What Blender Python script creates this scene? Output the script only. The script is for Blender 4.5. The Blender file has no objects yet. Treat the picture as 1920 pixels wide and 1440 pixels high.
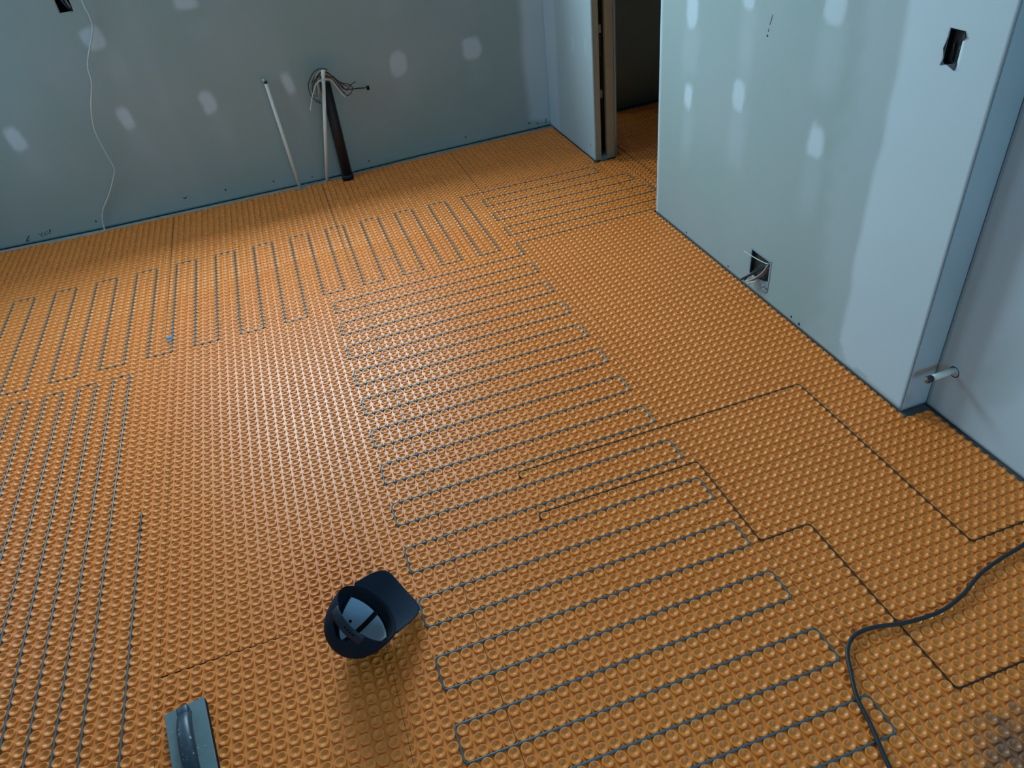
import bpy, math, random
import numpy as np
from mathutils import Matrix, Vector

random.seed(7)
rng = np.random.default_rng(7)
scn = bpy.context.scene
COL = scn.collection

# ------------------------------------------------------------------ camera
cam_d = bpy.data.cameras.new('camera')
cam_d.sensor_width = 36.0
cam_d.lens = 36.0 * 1384.626 / 1920.0
cam_d.clip_start = 0.02
cam = bpy.data.objects.new('camera', cam_d)
COL.objects.link(cam)
_rv = np.array([2.19644103, -0.41781112, 0.0672908400])
_th = np.linalg.norm(_rv); _k = _rv / _th
_K = np.array([[0, -_k[2], _k[1]], [_k[2], 0, -_k[0]], [-_k[1], _k[0], 0]])
_R = np.eye(3) + math.sin(_th) * _K + (1 - math.cos(_th)) * _K @ _K
_t = np.array([-0.101942871, 0.837258385, 1.62082492])
_c = -_R.T @ _t
m = Matrix.Identity(4)
for i in range(3):
    m[i][0] = _R[0][i]; m[i][1] = -_R[1][i]; m[i][2] = -_R[2][i]; m[i][3] = _c[i]
cam.matrix_world = m
scn.camera = cam

# ------------------------------------------------------------------ light
vs = scn.view_settings
vs.view_transform = 'Standard'
vs.look = 'None'
vs.gamma = 1.0
vs.use_curve_mapping = False
vs.exposure = 0.27
scn.cycles.use_denoising = True
world = bpy.data.worlds.new('sky')
scn.world = world
world.use_nodes = True
bg = world.node_tree.nodes['Background']
bg.inputs[0].default_value = (0.55, 0.72, 1.0, 1)
bg.inputs[1].default_value = 0.3

YF_ = -2.6
def area(name, loc, aim, sx, sy, power, color):
    d = bpy.data.lights.new(name, 'AREA')
    d.shape = 'RECTANGLE'; d.size = sx; d.size_y = sy
    d.energy = power; d.color = color
    o = bpy.data.objects.new(name, d)
    COL.objects.link(o)
    o.location = loc
    o.rotation_euler = (Vector(aim) - Vector(loc)).to_track_quat('-Z', 'Z').to_euler()
    return o
# daylight coming through the window over the pipes and the one in the left wall
area('daylight_back_window', (-0.10, 4.60, 2.20), (-0.10, 2.60, 1.30), 3.6, 2.0, 560, (0.54, 0.84, 1.0))
area('daylight_left_window', (-2.75, 2.85, 1.75), (-1.2, 2.6, 1.2), 1.6, 1.4, 34, (0.34, 0.70, 1.0))
area('added_front_fill', (0.85, YF_ - 0.45, 1.9), (0.75, 0.0, 1.0), 1.5, 1.3, 44, (0.30, 0.66, 1.0))  # added blue fill from behind the viewer to cool the walls; its opening is unseen

# ------------------------------------------------------------------ helpers
def link(name, me, mats=None, parent=None, smooth=True):
    if smooth:
        me.polygons.foreach_set('use_smooth', np.ones(len(me.polygons), dtype=bool))
    o = bpy.data.objects.new(name, me)
    for mm in (mats if isinstance(mats, (list, tuple)) else [mats]):
        if mm: me.materials.append(mm)
    COL.objects.link(o)
    if parent: o.parent = parent
    return o

def thing(name, label, cat, loc=(0, 0, 0), group=None):
    o = bpy.data.objects.new(name, None)
    o.empty_display_size = 0.05
    o.location = loc
    COL.objects.link(o)
    return tag(o, label, cat, group)

def tag(o, label, cat, group=None):
    o['label'] = label; o['category'] = cat
    if group: o['group'] = group
    return o

def struct(o):
    o['kind'] = 'structure'
    return o

def mesh_np(name, V, quads):
    me = bpy.data.meshes.new(name)
    V = np.asarray(V, np.float32); F = np.asarray(quads, np.int32)
    n, k = F.shape
    me.vertices.add(len(V)); me.vertices.foreach_set('co', V.ravel())
    me.loops.add(n * k); me.loops.foreach_set('vertex_index', F.ravel())
    me.polygons.add(n)
    me.polygons.foreach_set('loop_start', np.arange(0, n * k, k, dtype=np.int32))
    me.polygons.foreach_set('loop_total', np.full(n, k, np.int32))
    me.update(calc_edges=True)
    return me

class MB:
    def __init__(s):
        s.v = []; s.f = []; s.m = []
    def add(s, V, F, mi=0):
        b = len(s.v)
        s.v += [tuple(p) for p in V]
        s.f += [tuple(b + i for i in f) for f in F]
        s.m += [mi] * len(F)
        return s
    def box(s, lo, hi, mi=0, M=None):
        (a, b, c), (d, e, f) = lo, hi
        V = [(a, b, c), (d, b, c), (d, e, c), (a, e, c), (a, b, f), (d, b, f), (d, e, f), (a, e, f)]
        if M is not None: V = [M @ Vector(p) for p in V]
        F = [(0, 3, 2, 1), (4, 5, 6, 7), (0, 1, 5, 4), (1, 2, 6, 5), (2, 3, 7, 6), (3, 0, 4, 7)]
        return s.add(V, F, mi)
    def tube(s, pts, r, n=8, mi=0, caps=True):
        P = [Vector(p) for p in pts]
        Q = [P[0]]
        for p in P[1:]:
            if (p - Q[-1]).length > 1e-6: Q.append(p)
        P = Q
        N = len(P)
        rs = r if isinstance(r, (list, tuple)) else [r] * N
        T = []
        for i in range(N):
            a = (P[i] - P[i - 1]).normalized() if i else None
            b = (P[i + 1] - P[i]).normalized() if i < N - 1 else None
            t = (a + b) if (a and b) else (a or b)
            if t.length < 1e-6: t = b
            T.append(t.normalized())
        up = Vector((0, 0, 1)) if abs(T[0].z) < 0.9 else Vector((1, 0, 0))
        x = T[0].cross(up).normalized()
        V = []
        for i in range(N):
            if i:
                x = x - T[i] * x.dot(T[i])
                if x.length < 1e-6: x = T[i].cross(up)
                x.normalize()
            y = T[i].cross(x)
            for k in range(n):
                a = 2 * math.pi * k / n
                V.append(P[i] + (x * math.cos(a) + y * math.sin(a)) * rs[i])
        F = []
        for i in range(N - 1):
            for k in range(n):
                F.append((i * n + k, i * n + (k + 1) % n, (i + 1) * n + (k + 1) % n, (i + 1) * n + k))
        if caps:
            F.append(tuple(range(n - 1, -1, -1)))
            F.append(tuple((N - 1) * n + k for k in range(n)))
        return s.add(V, F, mi)
    def lathe(s, prof, c=(0, 0, 0), n=24, mi=0, M=None):
        V = []; F = []
        for (r, z) in prof:
            for k in range(n):
                a = 2 * math.pi * k / n
                p = Vector((c[0] + r * math.cos(a), c[1] + r * math.sin(a), c[2] + z))
                V.append(M @ p if M is not None else p)
        for i in range(len(prof) - 1):
            for k in range(n):
                F.append((i * n + k, i * n + (k + 1) % n, (i + 1) * n + (k + 1) % n, (i + 1) * n + k))
        F.append(tuple(range(n - 1, -1, -1)))
        F.append(tuple((len(prof) - 1) * n + k for k in range(n)))
        return s.add(V, F, mi)
    def build(s, name, mats, parent=None, smooth=True, bevel=0):
        me = bpy.data.meshes.new(name)
        me.from_pydata(s.v, [], s.f)
        me.polygons.foreach_set('material_index', s.m)
        me.update()
        o = link(name, me, mats, parent, smooth)
        if bevel:
            bv = o.modifiers.new('bevel', 'BEVEL'); bv.width = bevel; bv.segments = 2; bv.limit_method = 'ANGLE'
        return o

def catmull(pts, k=6):
    P = [Vector(p) for p in pts]
    P = [P[0] * 2 - P[1]] + P + [P[-1] * 2 - P[-2]]
    out = []
    for i in range(1, len(P) - 2):
        a, b, c, d = P[i - 1:i + 3]
        for j in range(k):
            t = j / k
            out.append(0.5 * ((2 * b) + (c - a) * t + (2 * a - 5 * b + 4 * c - d) * t * t + (3 * b - a - 3 * c + d) * t ** 3))
    out.append(P[-2])
    return out

# ------------------------------------------------------------------ materials
def mat(name, color, rough=0.6, spec=0.5, metal=0.0, noise=0.0, nscale=30.0, bump=0.0, bscale=200.0):
    mm = bpy.data.materials.new(name); mm.use_nodes = True
    nt = mm.node_tree; b = nt.nodes['Principled BSDF']
    b.inputs['Base Color'].default_value = (*color, 1)
    b.inputs['Roughness'].default_value = rough
    b.inputs['Metallic'].default_value = metal
    b.inputs['Specular IOR Level'].default_value = spec
    tc = nt.nodes.new('ShaderNodeTexCoord')
    if noise:
        n = nt.nodes.new('ShaderNodeTexNoise'); n.inputs['Scale'].default_value = nscale; n.inputs['Detail'].default_value = 4
        nt.links.new(tc.outputs['Object'], n.inputs['Vector'])
        mx = nt.nodes.new('ShaderNodeMix'); mx.data_type = 'RGBA'
        mx.inputs['A'].default_value = (*[c * (1 - noise) for c in color], 1)
        mx.inputs['B'].default_value = (*[min(1, c * (1 + noise)) for c in color], 1)
        nt.links.new(n.outputs['Fac'], mx.inputs['Factor'])
        nt.links.new(mx.outputs['Result'], b.inputs['Base Color'])
    if bump:
        n2 = nt.nodes.new('ShaderNodeTexNoise'); n2.inputs['Scale'].default_value = bscale
        nt.links.new(tc.outputs['Object'], n2.inputs['Vector'])
        bp = nt.nodes.new('ShaderNodeBump'); bp.inputs['Strength'].default_value = bump; bp.inputs['Distance'].default_value = 0.002
        nt.links.new(n2.outputs['Fac'], bp.inputs['Height'])
        nt.links.new(bp.outputs['Normal'], b.inputs['Normal'])
    return mm

def mat_drywall():
    mm = bpy.data.materials.new('drywall'); mm.use_nodes = True
    nt = mm.node_tree; N = nt.nodes; L = nt.links; b = N['Principled BSDF']
    b.inputs['Roughness'].default_value = 0.75
    b.inputs['Specular IOR Level'].default_value = 0.25
    at = N.new('ShaderNodeAttribute'); at.attribute_name = 'mud'
    tc = N.new('ShaderNodeTexCoord')
    n = N.new('ShaderNodeTexNoise'); n.inputs['Scale'].default_value = 2.2; n.inputs['Detail'].default_value = 3
    L.new(tc.outputs['Object'], n.inputs['Vector'])
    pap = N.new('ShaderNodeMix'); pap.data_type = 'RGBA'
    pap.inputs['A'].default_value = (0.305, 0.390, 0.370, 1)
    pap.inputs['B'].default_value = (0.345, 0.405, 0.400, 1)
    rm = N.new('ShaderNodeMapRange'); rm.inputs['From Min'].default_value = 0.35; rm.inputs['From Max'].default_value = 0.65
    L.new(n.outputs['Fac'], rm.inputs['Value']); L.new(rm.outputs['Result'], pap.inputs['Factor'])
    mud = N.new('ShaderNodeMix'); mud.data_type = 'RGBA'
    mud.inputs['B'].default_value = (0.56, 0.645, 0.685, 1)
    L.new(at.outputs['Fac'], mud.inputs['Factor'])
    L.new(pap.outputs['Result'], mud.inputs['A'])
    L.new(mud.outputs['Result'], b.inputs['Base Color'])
    n2 = N.new('ShaderNodeTexNoise'); n2.inputs['Scale'].default_value = 60
    L.new(tc.outputs['Object'], n2.inputs['Vector'])
    bp = N.new('ShaderNodeBump'); bp.inputs['Strength'].default_value = 0.08; bp.inputs['Distance'].default_value = 0.002
    L.new(n2.outputs['Fac'], bp.inputs['Height']); L.new(bp.outputs['Normal'], b.inputs['Normal'])
    return mm

def mat_membrane():
    mm = bpy.data.materials.new('orange_plastic'); mm.use_nodes = True
    nt = mm.node_tree; N = nt.nodes; L = nt.links; b = N['Principled BSDF']
    b.inputs['Roughness'].default_value = 0.385
    b.inputs['Specular IOR Level'].default_value = 0.5
    tc = N.new('ShaderNodeTexCoord')
    n = N.new('ShaderNodeTexNoise'); n.inputs['Scale'].default_value = 3.0; n.inputs['Detail'].default_value = 5
    L.new(tc.outputs['Object'], n.inputs['Vector'])
    mx = N.new('ShaderNodeMix'); mx.data_type = 'RGBA'
    mx.inputs['A'].default_value = (0.84, 0.232, 0.032, 1)
    mx.inputs['B'].default_value = (0.92, 0.290, 0.048, 1)
    L.new(n.outputs['Fac'], mx.inputs['Factor'])
    # grey dirt patch on the mat near the lower right
    g = N.new('ShaderNodeVectorMath'); g.operation = 'DISTANCE'; g.inputs[1].default_value = (1.10, -0.42, 0.0)
    L.new(tc.outputs['Object'], g.inputs[0])
    n3 = N.new('ShaderNodeTexNoise'); n3.inputs['Scale'].default_value = 28; n3.inputs['Detail'].default_value = 6
    L.new(tc.outputs['Object'], n3.inputs['Vector'])
    sb = N.new('ShaderNodeMath'); sb.operation = 'MULTIPLY_ADD'; sb.inputs[1].default_value = 0.30; 
    L.new(n3.outputs['Fac'], sb.inputs[0]); L.new(g.outputs['Value'], sb.inputs[2])
    r2 = N.new('ShaderNodeMapRange'); r2.inputs['From Min'].default_value = 0.19; r2.inputs['From Max'].default_value = 0.29
    r2.inputs['To Min'].default_value = 0.7; r2.inputs['To Max'].default_value = 0.0
    L.new(sb.outputs['Value'], r2.inputs['Value'])
    m2 = N.new('ShaderNodeMix'); m2.data_type = 'RGBA'; m2.inputs['B'].default_value = (0.10, 0.085, 0.07, 1)
    L.new(r2.outputs['Result'], m2.inputs['Factor']); L.new(mx.outputs['Result'], m2.inputs['A'])
    L.new(m2.outputs['Result'], b.inputs['Base Color'])
    return mm

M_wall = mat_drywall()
M_mem = mat_membrane()
M_slab = mat('grey_subfloor', (0.13, 0.14, 0.138), 0.85, 0.2, noise=0.25, nscale=18, bump=0.4, bscale=90)
M_ceil = mat('ceiling_board', (0.62, 0.64, 0.63), 0.8, 0.2, noise=0.04, nscale=3)
M_bed = mat('grey_mortar_bed', (0.40, 0.43, 0.42), 0.9, 0.15, noise=0.25, nscale=30, bump=0.4, bscale=120)
M_plate = mat('dark_sole_plate', (0.05, 0.055, 0.05), 0.9, 0.1, noise=0.3)
M_cable = mat('grey_cable', (0.090, 0.110, 0.130), 0.36, 0.6, noise=0.08, nscale=40)
M_splice = mat('black_sleeve', (0.012, 0.016, 0.015), 0.45)
M_sensor = mat('dark_brown_wire', (0.035, 0.012, 0.010), 0.5)
M_cord = mat('black_rubber', (0.020, 0.028, 0.036), 0.5, 0.4, noise=0.2, nscale=60, bump=0.25, bscale=300)
M_pex = mat('white_plastic', (0.80, 0.80, 0.70), 0.4, 0.5, noise=0.07, nscale=50)
M_abs = mat('black_pipe_plastic', (0.012, 0.012, 0.014), 0.5, 0.4, noise=0.35, nscale=25)
M_void = mat('dark_void', (0.004, 0.005, 0.006), 0.9, 0.1)
M_wood = mat('pale_pine', (0.40, 0.33, 0.20), 0.75, 0.25, noise=0.16, nscale=12, bump=0.1, bscale=120)
M_wood2 = mat('dark_pine', (0.13, 0.11, 0.085), 0.8, 0.2, noise=0.2, nscale=14)
M_box = mat('dark_blue_box', (0.018, 0.026, 0.040), 0.5, 0.4, noise=0.3, nscale=40)
M_boxgrey = mat('grey_box_rim', (0.26, 0.31, 0.35), 0.6)
M_white_wire = mat('white_wire_jacket', (0.55, 0.57, 0.53), 0.5)
M_tan_wire = mat('cream_wire_jacket', (0.50, 0.45, 0.36), 0.5)
M_black_wire = mat('black_wire_jacket', (0.012, 0.017, 0.020), 0.45)
M_brown_wire = mat('copper_brown_wire', (0.13, 0.075, 0.05), 0.5)
M_red_wire = mat('dull_red_wire', (0.16, 0.05, 0.06), 0.5)
M_bronze = mat('dark_bronze_cap', (0.055, 0.045, 0.042), 0.45, 0.5, 0.3)
M_tan = mat('tan_cap_face', (0.22, 0.17, 0.13), 0.6)
M_navy = mat('navy_cotton', (0.010, 0.019, 0.036), 0.85, 0.15, noise=0.25, nscale=300, bump=0.3, bscale=900)
M_brimu = mat('navy_brim_cloth', (0.013, 0.026, 0.048), 0.8, 0.2, noise=0.2, nscale=260, bump=0.2, bscale=900)
M_lining = mat('blue_grey_lining', (0.42, 0.56, 0.70), 0.85, 0.15, noise=0.07, nscale=80)
M_tape = mat('black_seam_tape', (0.008, 0.012, 0.020), 0.8, 0.2)
M_strap = mat('navy_plastic_strap', (0.012, 0.025, 0.045), 0.5, 0.4)
M_fplate = mat('teal_grey_plate', (0.145, 0.215, 0.232), 0.55, 0.4, noise=0.14, nscale=60)
M_fpad = mat('black_rubber_pad', (0.010, 0.013, 0.018), 0.8, 0.2, noise=0.3, nscale=120)
M_smear = mat('dried_mortar', (0.42, 0.50, 0.52), 0.9, 0.1, noise=0.2, nscale=80)
M_pencil = mat('pencil_line', (0.05, 0.06, 0.08), 0.8, 0.1)
M_screw = mat('dark_screw_head', (0.02, 0.025, 0.03), 0.5, 0.5, 0.5)
M_blue = mat('blue_tape', (0.035, 0.11, 0.20), 0.5)
M_bead = mat('grey_corner_bead', (0.11, 0.16, 0.19), 0.5)
M_vinyl = mat('white_window_vinyl', (0.75, 0.77, 0.77), 0.4)

def mat_handle():
    mm = mat('dark_blue_handle', (0.018, 0.044, 0.072), 0.4, 0.5)
    nt = mm.node_tree; N = nt.nodes; L = nt.links; b = N['Principled BSDF']
    tc = [n for n in N if n.type == 'TEX_COORD'][0]
    n = N.new('ShaderNodeTexNoise'); n.inputs['Scale'].default_value = 130; n.inputs['Detail'].default_value = 3
    L.new(tc.outputs['Object'], n.inputs['Vector'])
    r = N.new('ShaderNodeMapRange'); r.inputs['From Min'].default_value = 0.66; r.inputs['From Max'].default_value = 0.72
    L.new(n.outputs['Fac'], r.inputs['Value'])
    mx = N.new('ShaderNodeMix'); mx.data_type = 'RGBA'
    mx.inputs['A'].default_value = (0.018, 0.044, 0.072, 1); mx.inputs['B'].default_value = (0.36, 0.46, 0.50, 1)
    L.new(r.outputs['Result'], mx.inputs['Factor']); L.new(mx.outputs['Result'], b.inputs['Base Color'])
    return mm
M_handle = mat_handle()

# ------------------------------------------------------------------ setting
P = 0.0307                                   # stud pitch of the membrane
def gx(u):
    u = np.asarray(u, float)
    return P * np.where(u < -8, u + (u + 8) * 0.026, u)
def gxf(u): return float(gx(u))
_yx = [-3.2, -1.65, -1.1, 0.12, 0.78, 1.62, 2.4, 3.6]
_yy = [3.595, 3.59, 3.568, 3.572, 3.617, 3.648, 3.675, 3.70]
def yw(x): return np.interp(x, _yx, _yy)

XR, XA = 1.605, 1.700          # right wall face, alcove wall face
YC, YD0, YD1 = 0.548, 2.200, 2.945   # outside corner, doorway
XL, YF, ZC = -2.35, -2.6, 2.44

def smooth(e0, e1, x):
    t = np.clip((x - e0) / (e1 - e0), 0, 1)
    return t * t * (3 - 2 * t)

def wob(a, b, seed, f=22.0):
    r = np.random.default_rng(seed)
    o = np.zeros_like(a)
    for i in range(5):
        k = r.normal(size=2) * f * (0.6 + 0.5 * i); ph = r.uniform(0, 6.3)
        o = o + np.sin(a * k[0] + b * k[1] + ph) / (1 + 0.7 * i)
    return o / 2.2

def patch(s, z, cs, cz, ws, hz, tilt=0.0, strength=1.0, seed=1, feather=0.010, shape=3.0):
    ds, dz = s - cs, z - cz
    a = ds * math.cos(tilt) + dz * math.sin(tilt); b = -ds * math.sin(tilt) + dz * math.cos(tilt)
    d = (np.abs(a / ws) ** shape + np.abs(b / hz) ** shape) ** (1 / shape)
    d = d + 0.17 * wob(s, z, seed, 38)
    w = feather / min(ws, hz)
    return strength * (1 - smooth(1 - w, 1 + w, d))

def wall_grid(name, ss, zz, xyz, nrm, holes, mudfn, thick=0.10):
    for (a, b, c, d) in holes:
        ss = np.union1d(ss, [a, b]); zz = np.union1d(zz, [c, d])
    def clean(q):
        out = [q[0]]
        for x in q[1:]:
            if x - out[-1] > 1e-5: out.append(x)
        return np.array(out)
    ss, zz = clean(ss), clean(zz)
    S, Z = np.meshgrid(ss, zz, indexing='ij')
    V = xyz(S, Z).reshape(-1, 3)
    ns, nz = len(ss), len(zz)
    I, J = np.meshgrid(np.arange(ns - 1), np.arange(nz - 1), indexing='ij')
    sc = (ss[:-1] + ss[1:]) / 2; zc = (zz[:-1] + zz[1:]) / 2
    keep = np.ones((ns - 1, nz - 1), bool)
    for (a, b, c, d) in holes:
        keep &= ~(((sc > a) & (sc < b))[:, None] & ((zc > c) & (zc < d))[None, :])
    I, J = I[keep], J[keep]
    F = np.stack([I * nz + J, (I + 1) * nz + J, (I + 1) * nz + J + 1, I * nz + J + 1], 1)
    a = V[F[0]]
    if np.dot(np.cross(a[1] - a[0], a[2] - a[0]), nrm) < 0: F = F[:, ::-1]
    me = mesh_np(name, V, F)
    at = me.attributes.new('mud', 'FLOAT', 'POINT')
    mu = np.clip(mudfn(S, Z), 0, 1).ravel().astype(np.float32)
    at.data.foreach_set('value', mu)
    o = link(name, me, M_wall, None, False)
    sd = o.modifiers.new('thickness', 'SOLIDIFY'); sd.thickness = thick; sd.offset = -1
    return struct(o)

ZB = 0.0075                                   # bottom edge of the boards
zfine = np.concatenate([np.arange(ZB, 1.24, 0.011), np.array([1.4, 1.8, 2.2, ZC])])
zcoarse = np.array([ZB, 0.4, 0.8, 1.2, 1.6, 2.0, ZC])

# back wall
def mud_back(s, z):
    o = np.zeros_like(s)
    for i, (cs, cz, ws, hz, t, k) in enumerate([
            (-0.755, 0.940, 0.052, 0.058, 0.15, .80), (-1.300, 0.552, 0.040, 0.062, 0.20, .95), (-0.762, 0.547, 0.034, 0.058, 0.18, .85),
            (-0.342, 0.545, 0.036, 0.058, 0.08, .85), (0.092, 0.560, 0.024, 0.054, 0.20, .85), (0.708, 0.540, 0.048, 0.066, 0.0, .75),
            (1.152, 0.552, 0.052, 0.058, 0.0, .8), (-0.290, 1.025, 0.052, 0.030, 0.0, .75), (0.70, 1.02, 0.05, 0.06, 0, .7), (1.15, 1.03, 0.05, 0.06, 0, .7),
            (-1.75, 0.55, 0.04, 0.06, 0, .8), (-1.75, 1.0, 0.04, 0.06, 0, .8)]):
        o = np.maximum(o, patch(s, z, cs, cz, ws, hz, t, k, 10 + i))
        o = np.maximum(o, patch(s, z, cs + 0.03, cz - 0.13, ws * 1.3, hz * 1.6, t, 0.10, 40 + i, 0.03))
    band = smooth(1.435, 1.50, s + 0.012 * wob(s, z, 5, 14)) * smooth(0.04, 0.07, z + 0.02 * (s - 1.5) / 0.1 + 0.006 * wob(s, z, 6, 60))
    o = np.maximum(o, band * (0.86 + 0.1 * wob(s, z, 7, 9)))
    o = np.maximum(o, smooth(0.05, 0.0, np.abs(s + 0.55)) * 0.05)
    return o
struct_back = wall_grid('wall_back', np.concatenate([np.arange(XL, -1.75, 0.05), np.arange(-1.75, XR + 0.012, 0.011)]), zfine,
    lambda S, Z: np.stack([S, yw(S), Z], -1), (0, -1, 0),
    [(-0.90, 0.70, 1.25, 2.2), (-0.852, -0.792, 1.066, 1.165), (0.5055, 0.5215, 0.442, 0.466)], mud_back, 0.013)
# right wall with the doorway end and the outside corner
def mud_right(s, z):
    o = np.zeros_like(s)
    for i, (cs, cz, ws, hz, t, k) in enumerate([
            (1.950, 0.945, 0.042, 0.062, 0.1, .85), (1.948, 0.620, 0.030, 0.052, 0.1, .95), (1.588, 0.712, 0.038, 0.054, 0.1, .80),
            (1.138, 0.692, 0.036, 0.052, 0.0, .88), (1.142, 1.080, 0.048, 0.050, 0.1, .8), (1.578, 1.040, 0.030, 0.030, 0.0, .8)]):
        o = np.maximum(o, patch(s, z, cs, cz, ws, hz, t, k, 60 + i))
        o = np.maximum(o, patch(s, z, cs - 0.005, cz - 0.14, ws * 1.35, 0.11, t, 0.20, 70 + i, 0.03))
    e = 0.885 + 0.010 * wob(s, z, 8, 10)
    band = smooth(e, e - 0.035, s) * (0.92 + 0.05 * wob(s, z, 9, 6))
    low = 0.030 + 0.09 * smooth(0.80, 0.90, s) + 0.008 * wob(s, z, 11, 40)
    band = np.where(z < low, band * 0.45, band)
    o = np.maximum(o, band)
    o = np.maximum(o, patch(s, z, 0.80, 0.9, 0.22, 1.6, 0, 0.25, 80, 0.06) )
    o = np.maximum(o, smooth(YD0 - 0.022, YD0 - 0.004, s) * 0.75)
    return o
wall_grid('wall_right', np.arange(YC, YD0 + 0.001, 0.0118), zfine, lambda S, Z: np.stack([S * 0 + XR, S, Z], -1), (-1, 0, 0),
    [(0.675, 0.720, 1.022, 1.106), (1.280, 1.408, 0.072, 0.182)], mud_right, 0.013)
# short piece of wall between the doorway and the back wall
def mud_short(s, z):
    o = smooth(3.40, 3.50, s + 0.012 * wob(s, z, 15, 12)) * (0.9 + 0.06 * wob(s, z, 16, 8))
    for i, (cs, cz, ws, hz) in enumerate([(3.205, 0.575, 0.022, 0.055), (3.030, 0.60, 0.022, 0.05)]):
        o = np.maximum(o, patch(s, z, cs, cz, ws, hz, 0, 0.7, 90 + i))
    return np.maximum(o, 0.48 + 0.05 * wob(s, z, 17, 5))
wall_grid('wall_corner', np.arange(YD1, 3.66, 0.0118), zfine, lambda S, Z: np.stack([S * 0 + XR + 0.006, S, Z], -1), (-1, 0, 0), [], mud_short, 0.010)
# alcove: the return of the outside corner and the deeper wall
def mud_ret(s, z): return 0.62 + 0.12 * wob(s, z, 21, 9) - 0.25 * patch(s, z, 1.625, 0.05, 0.012, 0.02, 0.3, 1, 22, 0.006)
wall_grid('wall_return', np.linspace(XR + 0.0006, XA + 0.008, 13), zfine, lambda S, Z: np.stack([S, S * 0 + YC - 0.0008, Z], -1), (0, -1, 0), [], mud_ret, 0.012)
def mud_alc(s, z):
    o = 0.86 + 0.05 * wob(s, z, 25, 4)
    return o - 0.28 * patch(s, z, 0.33, 0.30, 0.055, 0.16, 0.25, 1, 26, 0.03) 
wall_grid('wall_alcove', np.concatenate([np.arange(YF, -0.4, 0.1), np.arange(-0.4, YC + 0.001, 0.0118)]), zfine, lambda S, Z: np.stack([S * 0 + XA, S, Z], -1), (-1, 0, 0), [], mud_alc, 0.013)
# walls behind the viewer
flat = lambda v: (lambda s, z: np.full_like(s, v))
wall_grid('wall_left', np.arange(YF, 3.61, 0.2), zcoarse, lambda S, Z: np.stack([S * 0 + XL, S, Z], -1), (1, 0, 0), [(2.05, 3.45, 0.95, 2.15)], flat(0.45), 0.10)
wall_grid('wall_front', np.arange(XL, XA + 0.01, 0.2), zcoarse, lambda S, Z: np.stack([S, S * 0 + YF, Z], -1), (0, 1, 0), [(0.2, 1.4, 1.0, 2.15)], flat(0.45), 0.10)  # the opening here is added to let the front fill in
# dark room beyond the doorway
wall_grid('wall_hall_back', np.arange(1.755, 4.6, 0.1), zcoarse, lambda S, Z: np.stack([S, yw(S), Z], -1), (0, -1, 0), [], flat(0.1), 0.012)
wall_grid('wall_hall_right', np.arange(0.2, 3.85, 0.2), zcoarse, lambda S, Z: np.stack([S * 0 + 4.5, S, Z], -1), (-1, 0, 0), [], flat(0.1), 0.05)
wall_grid('wall_hall_front', np.arange(1.74, 4.6, 0.2), zcoarse, lambda S, Z: np.stack([S, S * 0 + 0.2, Z], -1), (0, 1, 0), [], flat(0.1), 0.05)
wall_grid('wall_hall_left', np.arange(0.2, YD0 + 0.01, 0.2), zcoarse, lambda S, Z: np.stack([S * 0 + 1.737, S, Z], -1), (1, 0, 0), [], flat(0.1), 0.012)
wall_grid('wall_hall_pocket', np.arange(YD1 + 0.004, 3.66, 0.1), zcoarse, lambda S, Z: np.stack([S * 0 + 1.748, S, Z], -1), (1, 0, 0), [], flat(0.1), 0.012)

struct(MB().box((XL - 0.1, YF - 0.1, -0.10), (4.6, 3.85, -0.0035)).build('floor', M_slab, smooth=False))
struct(MB().box((XL - 0.1, YF - 0.1, ZC), (4.6, 3.85, ZC + 0.1)).build('ceiling', M_ceil, smooth=False))
b = MB()
for x0, x1 in zip(np.arange(XL, 1.5, 0.2), np.arange(XL + 0.2, 1.7, 0.2)):
    x1 = min(x1, 1.615)
    V = [(x, float(yw(x)) + d, z) for z in (-0.0034, -0.0012) for x, d in ((x0, -.050), (x1, -.050), (x1, .009), (x0, .009))]
    b.add(V, [(0, 3, 2, 1), (4, 5, 6, 7), (0, 1, 5, 4), (1, 2, 6, 5), (2, 3, 7, 6), (3, 0, 4, 7)])
struct(b.build('trim_8', M_bed, smooth=False))
# sole plates showing in the gap under the boards
b = MB()
for x0, x1 in zip(np.arange(XL, 4.4, 0.4), np.arange(XL + 0.4, 4.8, 0.4)):
    V = []
    for x in (x0, x1):
        y = float(yw(x)) + 0.010
        V += [(x, y, -0.0034), (x, y + 0.09, -0.0034), (x, y + 0.09, 0.034), (x, y, 0.034)]
    b.add(V, [(0, 1, 2, 3), (7, 6, 5, 4), (0, 4, 5, 1), (1, 5, 6, 2), (2, 6, 7, 3), (3, 7, 4, 0)])
struct(b.build('trim_1', M_plate, smooth=False))
struct(MB().box((XR + 0.0145, YC + 0.014, -0.0034), (XR + 0.115, YD0 - 0.002, 2.42)).build('trim_2', M_plate, smooth=False))
struct(MB().box((XR + 0.0175, YD1 + 0.031, -0.0034), (XR + 0.125, 3.70, 0.034)).build('trim_7', M_plate, smooth=False))
struct(MB().box((XA + 0.0145, YF, -0.0034), (XA + 0.10, YC, 0.034)).build('trim_3', M_plate, smooth=False))
struct(MB().box((XR + 0.013, YC + 0.013, -0.0034), (XA + 0.014, YC + 0.014, 0.034)).build('trim_4', M_plate, smooth=False))
# raw cut edge of the board at the end of the right wall and metal corner bead
struct(MB().box((XR - 0.0005, YC - 0.0014, ZB), (XR + 0.0010, YC + 0.0002, ZC - 0.001)).build('trim_5', M_bead, smooth=False))

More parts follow.
